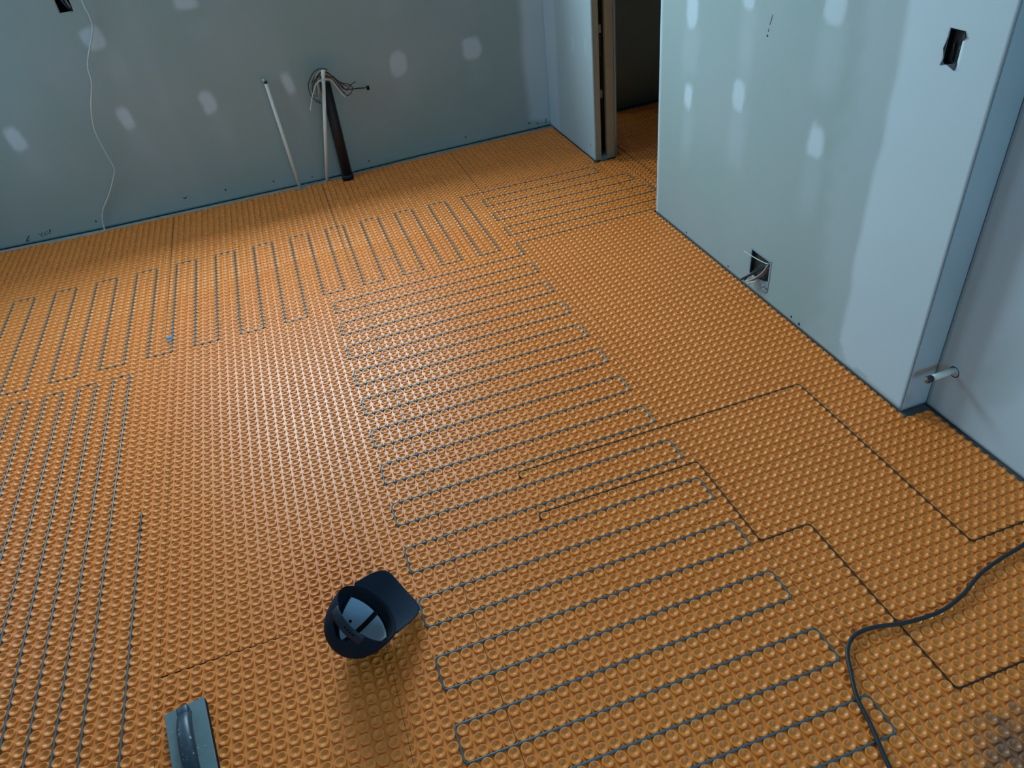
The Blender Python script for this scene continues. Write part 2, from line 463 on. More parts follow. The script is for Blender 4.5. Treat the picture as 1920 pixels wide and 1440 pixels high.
# window frames
def window(n, o, du, dz, axis):
    e = struct(bpy.data.objects.new('window_%d' % n, None)); COL.objects.link(e); e.location = o
    t, d = 0.045, 0.05
    for nm, (a0, a1, c0, c1) in {'frame_head': (0, du, dz - t, dz), 'frame_sill': (0, du, 0, t), 'frame_side': (0, t, t, dz - t), 'frame_side ': (du - t, du, t, dz - t), 'mullion': (du / 2 - t / 2, du / 2 + t / 2, t, dz - t)}.items():
        lo, hi = ((a0, 0, c0), (a1, d, c1)) if axis == 'x' else ((-d, a0, c0), (0, a1, c1))
        MB().box(lo, hi).build(nm.strip(), M_vinyl, e, False)
window(1, (-0.90, 3.66, 1.25), 1.60, 0.95, 'x')
window(2, (XL - 0.03, 2.05, 0.95), 1.40, 1.20, 'y')
window(3, (0.20, YF - 0.09, 1.0), 1.20, 1.15, 'x')  # unseen frame, added around the front fill's opening

# pocket door opening: split studs, blocking and plate
d1 = struct(bpy.data.objects.new('door_1', None)); COL.objects.link(d1); d1.location = (XR, YD1, 0)
for nm, x0, x1, y0, y1, z0, z1, mm in [
        ('split_stud', 0.0165, 0.045, 0.0, 0.030, 0.006, 2.05, M_wood), ('split_stud', 0.082, 0.126, 0.0, 0.030, 0.004, 2.05, M_wood),
        ('slat', 0.0170, 0.0300, 0.22, 0.30, 0.0, 2.05, M_wood2), ('slat', 0.105, 0.126, 0.22, 0.30, 0.0, 2.05, M_wood2), ('slat', 0.0170, 0.126, 0.60, 0.64, 0.0, 2.05, M_wood2),
        ('blocking', 0.046, 0.0815, 0.05, 0.085, 0.660, 0.700, M_wood), ('blocking', 0.030, 0.104, 0.10, 0.16, 0.53, 0.64, M_wood2),
        ('blocking', 0.046, 0.0815, 0.05, 0.085, 0.330, 0.372, M_wood), ('floor_bracket', 0.040, 0.0815, 0.004, 0.05, -0.003, 0.022, M_boxgrey),
        ('header', 0.017, 0.126, 0.0, 0.64, 2.05, 2.09, M_wood)]:
    MB().box((x0, y0, z0), (x1, y1, z1)).build(nm, mm, d1, False, 0.0015)

# screw heads and pencil marks on the boards
def on_back(x, z, off=0.0): return Vector((x, float(yw(x)) - off, z))
def disc(parent, p, n, r, name='screw', mm=None):
    q = Vector(n).to_track_quat('Z', 'Y').to_matrix().to_4x4(); q.translation = Vector(p)
    MB().lathe([(r, -0.0006), (r, 0.0004), (r * .6, 0.0009), (r * .25, 0.0003)], n=10, M=q).build(name, mm or M_screw, parent)
wb = bpy.data.objects['wall_back']; wr = bpy.data.objects['wall_right']; wc = bpy.data.objects['wall_corner']
for x, z, r in [(-1.12, .053, .0052), (-.409, .070, .0048), (-.139, .058, .0050), (.428, .047, .0050), (1.043, .052, .0050), (1.466, .047, .0055), (1.523, .033, .0050), (.08, .036, .0035)]:
    disc(wb, on_back(x, z), (0, -1, 0), r)
for y, z, r in [(1.907, .026, .005), (1.557, .025, .0045), (1.121, .028, .005), (1.073, .024, .006), (1.454, .949, .004)]:
    disc(wr, (XR, y, z), (-1, 0, 0), r)
disc(wc, (XR + .006, 3.004, .08), (-1, 0, 0), .004)
def stroke(parent, pts, r=0.0016):
    MB().tube(pts, r, 5).build('pencil_mark', M_pencil, parent)
for seg in [[(-1.424, .052), (-1.412, .038), (-1.404, .052)], [(-1.412, .038), (-1.412, .026)], [(-1.399, .032), (-1.391, .050), (-1.384, .034)], [(-1.379, .054), (-1.370, .036), (-1.356, .060)], [(-1.366, .048), (-1.360, .060)]]:
    stroke(wb, [on_back(x, z, .0005) for x, z in seg])
for seg in [[(-1.500, .022), (-1.486, .036), (-1.470, .050)], [(-1.492, .020), (-1.480, .028)], [(-.640, .072), (-.622, .078)], [(1.58, .022), (1.583, .052)], [(-.642, .078), (-.628, .070)]]:
    stroke(wb, [on_back(x, z, .0005) for x, z in seg], .002)
for seg in [[(1.437, 1.016), (1.447, .985)], [(1.449, .972), (1.452, .962)]]:
    stroke(wr, [(XR - .0003, y, z) for y, z in seg], .0011)

# ------------------------------------------------------------------ studded membrane
PROF = [(0.0145, 0.0), (0.0137, 0.0007), (0.0136, 0.0046), (0.0134, 0.0053), (0.0130, 0.0056), (0.0127, 0.00564), (0.0107, 0.00564), (0.0104, 0.0056), (0.0099, 0.0052), (0.0090, 0.0042), (0.0042, 0.0013), (0.0030, 0.0007), (0.0003, 0.0007)]
PROF_LO = [(0.0145, 0.0), (0.0136, 0.0012), (0.0135, 0.0052), (0.0129, 0.0056), (0.0107, 0.0056), (0.0097, 0.0049), (0.0038, 0.0010), (0.0003, 0.0007)]
def stud_template(prof, n, rot=0.0):
    V = []
    for r, z in prof:
        for k in range(n):
            a = 2 * math.pi * (k + rot) / n
            V.append((r * math.cos(a), r * math.sin(a), z))
    F = []
    for i in range(len(prof) - 1):
        for k in range(n):
            F.append((i * n + k, i * n + (k + 1) % n, (i + 1) * n + (k + 1) % n, (i + 1) * n + k))
    return np.array(V), np.array(F)
T_HI, T_MID, T_LO = stud_template(PROF, 16), stud_template(PROF, 12), stud_template(PROF_LO, 9)
GAP = 0.0008
HOLES = [(-0.004, 3.535, 0.024), (0.155, 3.545, 0.024), (0.279, 3.522, 0.043)]
def in_hole(x, y): return any(abs(x - a) < r and abs(y - c) < r for a, c, r in HOLES)

def ymax_at(x): return yw(x) - (0.042 + 0.004 * np.sin(x * 9.0) + 0.002 * np.sin(x * 31.0))

def sheet(rects, parent):
    VV = []; FF = []; base = 0
    for (u0, u1, v0, v1) in rects:
        g0, g1 = [0.0005 if abs(q % 1 - 0.5) < 0.01 else GAP for q in (u0, u1)]
        if v1 > 110: g0 = g1 = 0.0016 if u0 < 52 else 0.0045
        x0, x1 = gxf(u0) + g0, gxf(u1) - g1
        y0, y1 = v0 * P + GAP, v1 * P - GAP
        ui = np.arange(math.floor(u0), math.ceil(u1)); vi = np.arange(math.floor(v0), math.ceil(v1))
        U, Vv = np.meshgrid(ui + 0.5, vi + 0.5, indexing='ij')
        cx, cy = gx(U).ravel(), (Vv * P).ravel()
        top = ymax_at(cx)
        ok = (cy - 0.016 < top) & ~np.array([in_hole(a, c) for a, c in zip(cx, cy)])
        cx, cy = cx[ok], cy[ok]
        jx = rng.normal(0, 0.00022, len(cx)); jy = rng.normal(0, 0.00022, len(cx))
        hz = 1 + rng.normal(0, 0.025, len(cx))
        # detail by distance to the viewer
        dist = np.hypot(cx - 0.0, cy + 0.8)
        side = (cx < -1.75) | (cx > 1.75)
        for T, sel in ((T_HI, (dist < 2.1) & ~side), (T_MID, (dist >= 2.1) & (dist < 3.4) & ~side), (T_LO, (dist >= 3.4) | side)):
            k = int(sel.sum())
            if not k: continue
            tv, tf = T
            X = (cx + jx)[sel][:, None] + tv[None, :, 0]
            Y = (cy + jy)[sel][:, None] + tv[None, :, 1]
            Zz = hz[sel][:, None] * tv[None, :, 2]
            lim = ymax_at(X)
            beyond = (X < x0) * 1 + (X > x1) * 2 + (Y < y0) * 4 + ((Y > y1) | (Y > lim)) * 8
            X = np.clip(X, x0, x1); Y = np.clip(Y, y0, y1)
            Y = np.minimum(Y, ymax_at(X))
            if v0 == 16: Y = np.maximum(Y, y0 + 0.0030 * np.clip(1 - (X - x0) / 0.42, 0, 1) * (0.7 + 0.5 * np.sin(X * 190)))
            VV.append(np.stack([X, Y, Zz], -1).reshape(-1, 3))
            fb = beyond[:, tf]                    # faces lying wholly past a cut edge are dropped
            gone = np.bitwise_and.reduce(fb, axis=2) > 0
            FF.append((tf[None] + (np.arange(k) * len(tv))[:, None, None] + base)[~gone])
            base += k * len(tv)
        # flat base web, one quad per cell so that the pipe cut-outs and the wall line stay open
        xs = np.unique(np.clip(gx(np.arange(math.floor(u0), math.ceil(u1) + 1)), x0, x1))
        ys = np.unique(np.clip(np.arange(math.floor(v0), math.ceil(v1) + 1) * P, y0, y1))
        BX, BY = np.meshgrid(xs, ys, indexing='ij')
        bv = np.stack([BX, np.maximum(np.minimum(BY, ymax_at(BX)), y0 + (0.0030 * np.clip(1 - (BX - x0) / 0.42, 0, 1) if v0 == 16 else 0)), BX * 0 + 0.0004], -1).reshape(-1, 3)
        nx, ny = len(xs), len(ys)
        I, J = np.meshgrid(np.arange(nx - 1), np.arange(ny - 1), indexing='ij')
        mx_, my_ = (xs[:-1] + xs[1:]) / 2, (ys[:-1] + ys[1:]) / 2
        kp = np.array([[not in_hole(a, c) and c - 0.015 < ymax_at(a) for c in my_] for a in mx_])
        I, J = I[kp], J[kp]
        FF.append(np.stack([I * ny + J, (I + 1) * ny + J, (I + 1) * ny + J + 1, I * ny + J + 1], 1) + base)
        VV.append(bv); base += len(bv)
    me = mesh_np('membrane_sheet', np.concatenate(VV), np.concatenate(FF))
    return link('membrane_sheet', me, M_mem, parent)

mem = thing('floor_membrane', 'orange studded plastic membrane covering the floor from wall to wall', 'floor membrane')
UL = -66
for rects in [
        [(UL, -23, 74, 117.5)], [(UL, -23, 64, 74), (UL, -21.5, 42, 64)], [(UL, -21.5, 10, 42)], [(UL, -21.5, -24, 10)],
        [(-23, 4, 80, 117.5)], [(-23, 4, 64, 80), (-21.5, 4, 48, 64)], [(-21.5, -3.5, 16, 48)], [(-21.5, -3.5, -24, 16)], [(-3.5, 4, -24, 48)],
        [(4, 30, 77, 118)], [(4, 30, 45, 77)], [(4, 30, 13, 45)], [(4, 30, -24, 13)],
        [(30, 52.12, 70, 95.8), (30, 52.38, 95.8, 118.5)], [(30, 31.5, -24, 70)], [(31.5, 52.14, 49, 70)], [(31.5, 52.14, 17, 49)], [(31.5, 55.1, -24, 17)]]:
    sheet(rects, mem)
hall = thing('floor_membrane', 'orange studded membrane lying in shadow in the dark room beyond the doorway', 'floor membrane', (0, 0, 0))
sheet([(52.14, 56.5, 72.3, 95.3), (56.5, 59, 42, 119)], hall)
sheet([(59, 107, 42, 120)], hall)

# ------------------------------------------------------------------ cables in the channels
def fillet(path, r=0.011, k=4, jit=0.0):
    P2 = [Vector((gxf(u), v * P)) for u, v in path]
    out = [P2[0]]
    for i in range(1, len(P2) - 1):
        a, b, c = P2[i - 1], P2[i], P2[i + 1]
        d0, d1 = (a - b), (c - b)
        if d0.length < 1e-6 or d1.length < 1e-6: continue
        rr = min(r, d0.length / 2.01, d1.length / 2.01)
        d0.normalize(); d1.normalize()
        if abs(d0.dot(d1)) > 0.99:
            out.append(b); continue
        p0, p1 = b + d0 * rr, b + d1 * rr
        for j in range(k + 1):
            t = j / k
            q = p0 * (1 - t) ** 2 + b * 2 * t * (1 - t) + p1 * t * t
            out.append(q)
    out.append(P2[-1])
    if jit:
        res = [out[0]]
        for a, b in zip(out[:-1], out[1:]):
            n = int((b - a).length / 0.12)
            dv = (b - a).normalized() if (b - a).length > 1e-6 else Vector((1, 0))
            for j in range(1, n):
                res.append(a.lerp(b, j / n) + Vector((-dv.y, dv.x)) * random.uniform(-jit, jit))
            res.append(b)
        out = res
    return out
def laid(path, r, z, name, mm, parent=None, n=8, jit=0.0004):
    pts = [(p.x, p.y, z) for p in fillet(path, jit=jit)]
    return MB().tube(pts, r, n).build(name, mm, parent)

main = [(29, -24), (29, -18), (0, -18), (0, -15), (29, -15), (29, -12)]
v = -12
while v <= 66:
    main += [(29, v), (0, v), (0, v + 3), (29, v + 3), (29, v + 6)]
    v += 6
main[-1] = (29, 73)
main += [(56, 73), (56, 76), (29, 76), (29, 79), (56, 79), (56, 82), (29, 82), (29, 85), (55, 85), (55, 88), (29, 88), (29, 91), (51, 91), (51, 94), (26, 94)]
u = 26; bot = True
while u > -58:
    lo = 72 if u >= -1 else 67
    if u - 3 == -4: lo = 72
    if bot: main += [(u, lo), (u - 3, lo if u != -1 else 72), (u - 3, 94)]
    else: main += [(u, 94), (u - 3, 94)]
    u -= 3; bot = not bot
clean = [main[0]]
for q in main[1:]:
    if q != clean[-1]: clean.append(q)
tag(laid(clean, 0.0030, 0.0037, 'heating_cable', M_cable), 'grey heating cable snaking back and forth across the middle and rear of the floor', 'heating cable')

bt = thing('tape_scrap', 'small dark blue tape scrap wrapped around a cable run at the left rear', 'tape', (gxf(-22), 71.3 * P, 0.0040))
MB().tube([(0, -.052, 0), (0, -.03, .0004), (0, .02, 0), (0, .058, -.0004)], [.0030, .0040, .0038, .0028], 10).build('wrap', M_blue, bt)
for yy0, yy1, xx in ((-.046, -.030, -.017), (-.022, -.006, -.022)):
    MB().add([(-.002, yy0, .0026), (xx, yy0 - .004, .0046), (xx - .002, yy1 - .006, .0058), (-.002, yy1, .0030), (-.002, yy0, .0018), (xx, yy0 - .004, .0040), (xx - .002, yy1 - .006, .0052), (-.002, yy1, .0022)], [(0, 1, 2, 3), (7, 6, 5, 4), (0, 4, 5, 1), (1, 5, 6, 2), (2, 6, 7, 3), (3, 7, 4, 0)]).build('loose_end', M_blue, bt, False)
hc = thing('heating_cable', 'grey heating cable in long straight runs at the lower left with a black splice end', 'heating cable')
left = [(-24, 35.2), (-24, -20), (-27, -20), (-27, 64), (-29, 64)]
u = -29
while u > -56:
    left += [(u, -20), (u - 2, -20), (u - 2, 64), (u - 4, 64)]
    u -= 4
laid(left, 0.0030, 0.0037, 'cable', M_cable, hc)
x = gxf(-24)
MB().tube([(x, 36.9 * P, .0045), (x, 36.6 * P, .0042), (x, 36 * P, .004), (x, 34.2 * P, .004), (x, 33.9 * P, .0035)], [.001, .0025, .0036, .0036, .0030], 10).build('splice_sleeve', M_splice, hc)['label'] = 'black splice sleeve'
tag(laid([(8, 78), (11, 78)], 0.0020, 0.0042, 'cable_offcut', M_cable, None, 8, 0), 'short grey link of cable bridging two parallel cable runs at the rear', 'cable')

tag(laid([(13, 25.1), (13, 26), (46, 26), (46, 2), (54.6, 2)], 0.0021, 0.0042, 'sensor_wire', M_sensor), 'thin dark wire with a square bend nearest the outside wall corner', 'sensor wire', None)
tag(laid([(13, 19.1), (13, 20), (30, 20), (30, 9), (35, 9), (35, -8), (54.6, -8)], 0.0021, 0.0042, 'sensor_wire', M_sensor), 'thin dark zigzag wire passing under the black power cord', 'sensor wire', None)

cord_pts = [(1.66, 0.06), (1.526, 0.004), (1.43, -0.012), (1.345, -0.030), (1.26, -0.062), (1.182, -0.078), (1.09, -0.073), (1.01, -0.055), (0.955, -0.056), (0.915, -0.082), (0.888, -0.128), (0.860, -0.185), (0.845, -0.25), (0.822, -0.33), (0.80, -0.45), (0.78, -0.65)]
tag(MB().tube(catmull([(a, c, 0.0122 + 0.0004 * math.sin(i * 2.1)) for i, (a, c) in enumerate(cord_pts)], 8), 0.0050, 12).build('power_cord', M_cord), 'thick black power cord curving over the studs at the lower right', 'power cord')

# ------------------------------------------------------------------ pipes at the back wall
def pipe(name, base, top, r, label, capped):
    t = thing(name, label, 'pipe', base)
    b, e = Vector(base), Vector(top)
    d = (e - b)
    MB().tube([(0, 0, -0.003), d * 0.5, d], r, 16).build('tube', M_pex, t)
    dn = d.normalized()
    if capped == 'ring':
        MB().tube([d - dn * .004, d + dn * .012], r * .93, 16).build('cap_ring', M_splice, t)
        MB().tube([d + dn * .011 + Vector((-.004, 0, 0)), d + dn * .026 + Vector((-.010, -.004, 0))], [r * .55, r * .5], 12).build('tip', M_pex, t)
    else:
        MB().tube([d - dn * .028, d - dn * .020, d - dn * .016, d + dn * .008, d + dn * .012], [r * 1.02, r * .75, r * 1.12, r * 1.15, r * .8], 16).build('end_plug', M_pex, t)
    return t
pipe('water_pipe', (-0.004, 3.533, 0), (-0.023, 3.548, 0.592), 0.0098, 'white plastic pipe standing alone left of the black drain pipe', 'ring')
pipe('water_pipe', (0.155, 3.543, 0), (0.281, 3.466, 0.612), 0.0098, 'white plastic pipe leaning across the front of the black drain pipe', 'plug')
t = thing('drain_pipe', 'black plastic drain pipe rising from the floor by the back wall', 'pipe', (0.279, 3.522, 0))
MB().lathe([(0.030, -0.003), (0.030, 0.545), (0.026, 0.546), (0.026, 0.44)], n=32).build('tube', M_abs, t)
MB().lathe([(0.034, -0.003), (0.034, 0.018), (0.031, 0.026)], n=32).build('collar', M_abs, t)

wbnd = thing('wire_bundle', 'loose loops of black and white electrical wire draped over the black drain pipe', 'wires', (0.28, 3.49, 0.55))
def wire(pts, r, mm, nm='wire'):
    MB().tube(catmull([Vector(p) - wbnd.location for p in pts], 6), r, 7).build(nm, mm, wbnd)
yy = 3.47
wire([(x, y, z) for (x, z), y in zip([(0.227, .470), (.194, .497), (.185, .531), (.188, .563), (.203, .587), (.227, .612), (.255, .626), (.281, .627), (.303, .617), (.319, .595), (.335, .571), (.352, .551), (.370, .539), (.396, .529), (.413, .514), (.415, .501), (.406, .485), (.390, .473), (.374, .471)], [3.46, 3.46, 3.46, 3.465, 3.475, 3.485, 3.49, 3.49, 3.49, 3.49, 3.48, 3.475, 3.47, 3.47, 3.47, 3.47, 3.47, 3.47, 3.47])], .0024, M_black_wire)
wire([(.165, 3.455, .437), (.179, 3.455, .472), (.194, 3.452, .508), (.212, 3.452, .538), (.230, 3.452, .565), (.249, 3.452, .578), (.267, 3.449, .581), (.287, 3.449, .581), (.303, 3.455, .575), (.315, 3.455, .563), (.329, 3.455, .536), (.346, 3.458, .498), (.366, 3.46, .468)], .0034, M_white_wire)
wire([(.208, 3.49, .562), (.230, 3.495, .586), (.249, 3.5, .599), (.277, 3.5, .607), (.302, 3.5, .600), (.318, 3.5, .584), (.339, 3.5, .551), (.355, 3.5, .524), (.372, 3.505, .501), (.396, 3.515, .490), (.429, 3.53, .483), (.461, 3.55, .475), (.492, 3.58, .463), (.514, 3.606, .458)], .0030, M_black_wire)
wire([(.443, 3.49, .529), (.420, 3.49, .521), (.399, 3.49, .507), (.387, 3.485, .496), (.372, 3.48, .508), (.360, 3.48, .534), (.326, 3.48, .579), (.309, 3.485, .597), (.285, 3.487, .605), (.261, 3.485, .601), (.239, 3.475, .584), (.214, 3.47, .555), (.198, 3.47, .520)], .0024, M_black_wire)
wire([(.195, 3.465, .515), (.205, 3.465, .545), (.225, 3.47, .580), (.245, 3.475, .604), (.268, 3.48, .617), (.292, 3.48, .618), (.312, 3.48, .606), (.330, 3.485, .580), (.350, 3.49, .552), (.362, 3.495, .530), (.376, 3.505, .506), (.400, 3.52, .492), (.43, 3.535, .484)], .0022, M_white_wire)
wire([(.217, 3.46, .497), (.222, 3.462, .520), (.228, 3.465, .552), (.238, 3.47, .578), (.252, 3.48, .590), (.280, 3.482, .592), (.306, 3.482, .586), (.322, 3.482, .566), (.340, 3.482, .535), (.354, 3.478, .508), (.366, 3.472, .482)], .0028, M_brown_wire)
wire([(.226, 3.46, .505), (.236, 3.462, .528), (.238, 3.466, .556), (.250, 3.48, .582), (.278, 3.487, .598), (.305, 3.487, .592), (.325, 3.487, .568), (.345, 3.485, .530), (.358, 3.482, .505), (.376, 3.475, .476)], .0030, M_tan_wire)
wire([(.207, 3.458, .500), (.200, 3.458, .525), (.206, 3.46, .552), (.220, 3.465, .572), (.238, 3.475, .595), (.270, 3.484, .611), (.298, 3.484, .609), (.320, 3.484, .588), (.345, 3.487, .556), (.372, 3.49, .528), (.395, 3.495, .512)], .0022, M_black_wire)
wire([(.203, 3.456, .478), (.217, 3.456, .468), (.232, 3.456, .462)], .0022, M_black_wire)
wire([(.388, 3.49, .490), (.420, 3.52, .468), (.450, 3.55, .458), (.480, 3.575, .460), (.505, 3.60, .455)], .0018, M_white_wire)
wire([(.386, 3.475, .470), (.376, 3.475, .476), (.350, 3.48, .512), (.330, 3.486, .55), (.316, 3.49, .578), (.29, 3.49, .59)], .0026, M_black_wire)
MB().box((.236 - .28, -.006, .018), (.330 - .28, .030, .040)).build('tie_wrap', M_wood2, wbnd, True, 0.008)
# hole in the wall the wires go into
t = struct(MB().box((0.490, 3.603, 0.43), (0.54, 3.66, 0.49)).build('trim_6', M_void, smooth=False))

# white cable hanging on the back wall
cab = [(-.725, 1.30), (-.734, 1.106), (-.730, 1.059), (-.735, 1.000), (-.757, .956), (-.807, .878), (-.830, .832), (-.839, .770), (-.888, .661), (-.918, .559), (-.921, .490), (-.917, .417), (-.911, .334), (-.930, .288), (-.991, .195), (-1.056, .117), (-1.083, .060), (-1.092, .010), (-1.088, 0.001)]
off = [.012, .02, .02, .012, .015, .02, .03, .035, .035, .03, .028, .025, .022, .018, .012, .010, .014, .026, .034]
tag(MB().tube(catmull([on_back(x, z, o) + Vector((0.0, 0, -o * 0.45)) for (x, z), o in zip(cab, off)], 6), 0.0042, 8).build('white_cable', M_white_wire), 'thin white cable hanging down the back wall to the floor at left', 'cable')

# ------------------------------------------------------------------ electrical boxes
def open_box(parent, lo, hi, axis, mm, t=0.003):
    (x0, y0, z0), (x1, y1, z1) = lo, hi
    b = MB()
    b.box((x0, y0, z0), (x1, y1, z0 + t)); b.box((x0, y0, z1 - t), (x1, y1, z1))
    if axis == 'x':
        b.box((x0, y0, z0 + t), (x1, y0 + t, z1 - t)); b.box((x0, y1 - t, z0 + t), (x1, y1, z1 - t)); b.box((x1 - t, y0 + t, z0 + t), (x1, y1 - t, z1 - t))
    else:
        b.box((x0, y0, z0 + t), (x0 + t, y1, z1 - t)); b.box((x1 - t, y0, z0 + t), (x1, y1, z1 - t)); b.box((x0 + t, y1 - t, z0 + t), (x1 - t, y1, z1 - t))
    return b.build('box_shell', mm, parent, False)
def flap(parent, pts, mm, nm='torn_edge'):
    n = len(pts)
    V = [Vector(p) for p in pts]
    nrm = (V[1] - V[0]).cross(V[2] - V[0]).normalized() * 0.0007
    b = MB().add([p + nrm for p in V] + [p - nrm for p in V], [tuple(range(n)), tuple(range(2 * n - 1, n - 1, -1))] + [(i, i + n, (i + 1) % n + n, (i + 1) % n) for i in range(n)])
    b.build(nm, mm, parent, False)

eb = thing('electrical_box', 'dark open electrical box cut high into the right wall near the outside corner', 'electrical box', (XR, .6975, 1.064))
open_box(eb, (0.001, -.0223, -.0418), (0.05, .0223, .0418), 'x', M_void)
for pts in [[(-.0006, -.0235, .0425), (-.004, -.030, .030), (-.001, -.0215, .020)], [(-.0006, .0225, .02), (-.003, .027, -.006), (-.001, .0215, -.024)], [(-.0006, -.0225, -.03), (-.0018, -.0205, -.049), (-.0008, .006, -.0405)], [(-.0006, .0225, -.034), (-.0015, .027, -.046), (-.0008, .012, -.041)]]:
    flap(eb, pts, M_box)
MB().tube([(.03, -.01, .02), (.012, -.012, 0), (.02, -.006, -.03)], .004, 8).build('wire', M_black_wire, eb)
MB().tube([(.03, .01, .03), (.010, .008, .004), (.016, .004, -.034)], .003, 8).build('wire', M_box, eb)

tb = thing('electrical_box', 'dark open electrical box cut into the back wall above the white cable', 'electrical box', (-.822, 3.569, 1.1155))
open_box(tb, (-.0297, .001, -.049), (.0297, .05, .049), 'y', M_void)
MB().tube(catmull([(-.012, .02, .06), (-.004, -.002, .02), (.010, -.004, -.020), (.016, .012, -.040)], 5), .006, 8).build('wire', M_box, tb)
MB().tube(catmull([(.006, .03, .06), (.012, .004, .015), (.020, .002, -.020), (.020, .02, -.044)], 5), .004, 8).build('wire', M_boxgrey, tb)
flap(tb, [(-.031, -.0006, -.048), (-.004, -.002, -.0515), (.016, -.001, -.0485), (.031, -.0006, -.047)], M_smear)

ob = thing('electrical_box', 'open electrical box with loose wires low on the right wall', 'electrical box', (XR, 1.344, .127))
open_box(ob, (0.001, -.0635, -.0545), (0.055, .0635, .0545), 'x', M_box)
b = MB()
for lo, hi in [((-.002, -.069, .050), (.001, .069, .059)), ((-.002, .0595, -.050), (.001, .069, .050)), ((-.002, -.069, -.03), (.001, -.0605, .050))]: b.box(lo, hi)
b.build('rim', M_boxgrey, ob, False, .001)
def bw(pts, r, mm): MB().tube(catmull(pts, 6), r, 7).build('wire', mm, ob)
bw([(.04, -.045, .038), (.005, -.050, .040), (-.004, -.030, .036), (-.012, .03, .034), (-.020, .085, .036)], .0020, M_white_wire)
bw([(.045, -.040, .030), (.008, -.040, .030), (-.012, -.010, -.004), (-.030, .045, -.060), (-.036, .060, -.074)], .0048, M_black_wire)
bw([(.045, -.030, .030), (.010, -.025, .026), (-.010, .008, -.010), (-.028, .038, -.058), (-.034, .046, -.070)], .0042, M_black_wire)
bw([(.045, -.050, .030), (.006, -.052, .026), (-.008, -.040, -.010), (-.022, -.005, -.045), (-.030, .025, -.066)], .0030, M_red_wire)
bw([(.045, -.046, .034), (.004, -.046, .034), (-.012, -.032, -.006), (-.026, .006, -.050), (-.032, .034, -.070)], .0024, M_tan_wire)
bw([(.030, .006, .010), (-.006, .010, -.012), (-.022, .022, -.046), (-.026, .030, -.054), (-.022, .020, -.060), (-.026, .006, -.056)], .0028, M_white_wire)
bw([(-.020, -.012, -.052), (-.028, .010, -.064), (-.030, .030, -.074), (-.028, .016, -.078)], .0032, M_white_wire)
r2 = random.Random(4)
for i in range(16):
    y, z = r2.uniform(-.066, .012), r2.uniform(-.088, -.046)
    if z < -.062 - .03 * (1 - (y + .066) / .08): continue
    s = r2.uniform(.005, .011)
    flap(ob, [(-.0012, y, z), (-.0035 - r2.random() * .004, y + s, z - s * .4), (-.0015, y + s * .6, z + s)], r2.choice([M_box, M_boxgrey, M_smear, M_box]), 'torn_edge')
flap(ob, [(-.0012, -.066, -.030), (-.0020, -.066, -.072), (-.0030, -.04, -.090), (-.0020, .0, -.060), (-.0012, .02, -.054), (-.0012, -.03, -.044)], M_boxgrey, 'torn_paper')

# ------------------------------------------------------------------ supply stub in the alcove wall
st = thing('pipe_stub', 'short white pipe stub with dark end sticking out of the alcove wall', 'pipe', (XA, .490, .178))
MB().tube([(.003, 0, 0), (-.078, 0, -.004)], .0098, 18).build('tube', M_pex, st)
MB().tube([(-.076, 0, -.004), (-.080, 0, -.004), (-.094, 0, -.0045), (-.097, 0, -.0045)], [.0096, .0112, .0112, .0092], 18).build('end_ring', M_bronze, st)['label'] = 'dark bronze end ring'
MB().tube([(-.0965, 0, -.0045), (-.0985, 0, -.0045)], .0085, 18).build('end_face', M_tan, st)
q = Vector((-1, 0, 0)).to_track_quat('Z', 'Y').to_matrix().to_4x4()
MB().lathe([(.019, -.0012), (.018, .0006), (.012, .0002)], c=(0, 0, 0), n=18, M=Matrix.Translation((.0004, -.004, -.004)) @ q).build('wall_hole', M_void, st)

# ------------------------------------------------------------------ baseball cap
capo = thing('baseball_cap', 'navy baseball cap lying upside down on the studs with its brim to the right', 'cap', (-.125, .384, .116))
from mathutils import Euler
capo.matrix_world = Matrix.Translation((-.127, .386, .117)) @ Matrix.Rotation(math.radians(51), 4, 'Z') @ Matrix.Rotation(math.radians(39.5), 4, 'Y') @ Matrix.Rotation(math.radians(33.5), 4, 'X')
CA, CB, CH, BL = .087, .087, .115, .074
def cpt(t, ph, s=1.0, bulge=0.0):
    f = max(math.cos(ph), 0) ** .7
    return Vector((CA * math.cos(t) * f * s, CB * math.sin(t) * f * s, -CH * math.sin(ph) * s + bulge))
def band_mesh(t0, t1, p0, p1, nt, npp, s=1.0, skip=None):
    V = []; F = []
    for i in range(nt + 1):
        for j in range(npp + 1):
            V.append(cpt(t0 + (t1 - t0) * i / nt, p0 + (p1 - p0) * j / npp, s))
    for i in range(nt):
        for j in range(npp):
            if skip and skip(t0 + (t1 - t0) * (i + .5) / nt, p0 + (p1 - p0) * (j + .5) / npp): continue
            a = i * (npp + 1) + j
            F.append((a, a + 1, a + npp + 2, a + npp + 1))
    return V, F
def arch(t, ph):
    d = (t - math.pi) / .46
    return abs(d) < 1 and CH * math.sin(ph) < .050 * math.sqrt(1 - d * d)
def solid(o, th, off=0):
    md = o.modifiers.new('thickness', 'SOLIDIFY'); md.thickness = th; md.offset = off
    return o
V, F = band_mesh(0, 2 * math.pi, 0, math.pi / 2 - .01, 120, 30, 1.0, arch)
solid(MB().add(V, F).build('crown', M_navy, capo), .0016)
V, F = band_mesh(math.radians(-57), math.radians(57), math.radians(17), math.radians(86), 30, 16, .974)
solid(MB().add(V, F).build('front_lining', M_lining, capo), .001)['label'] = 'pale blue grey lining'
V, F = band_mesh(-math.pi + .50, math.pi - .50, 0.01, math.radians(16), 70, 4, .966)
solid(MB().add(V, F).build('sweatband', M_tape, capo), .0016)
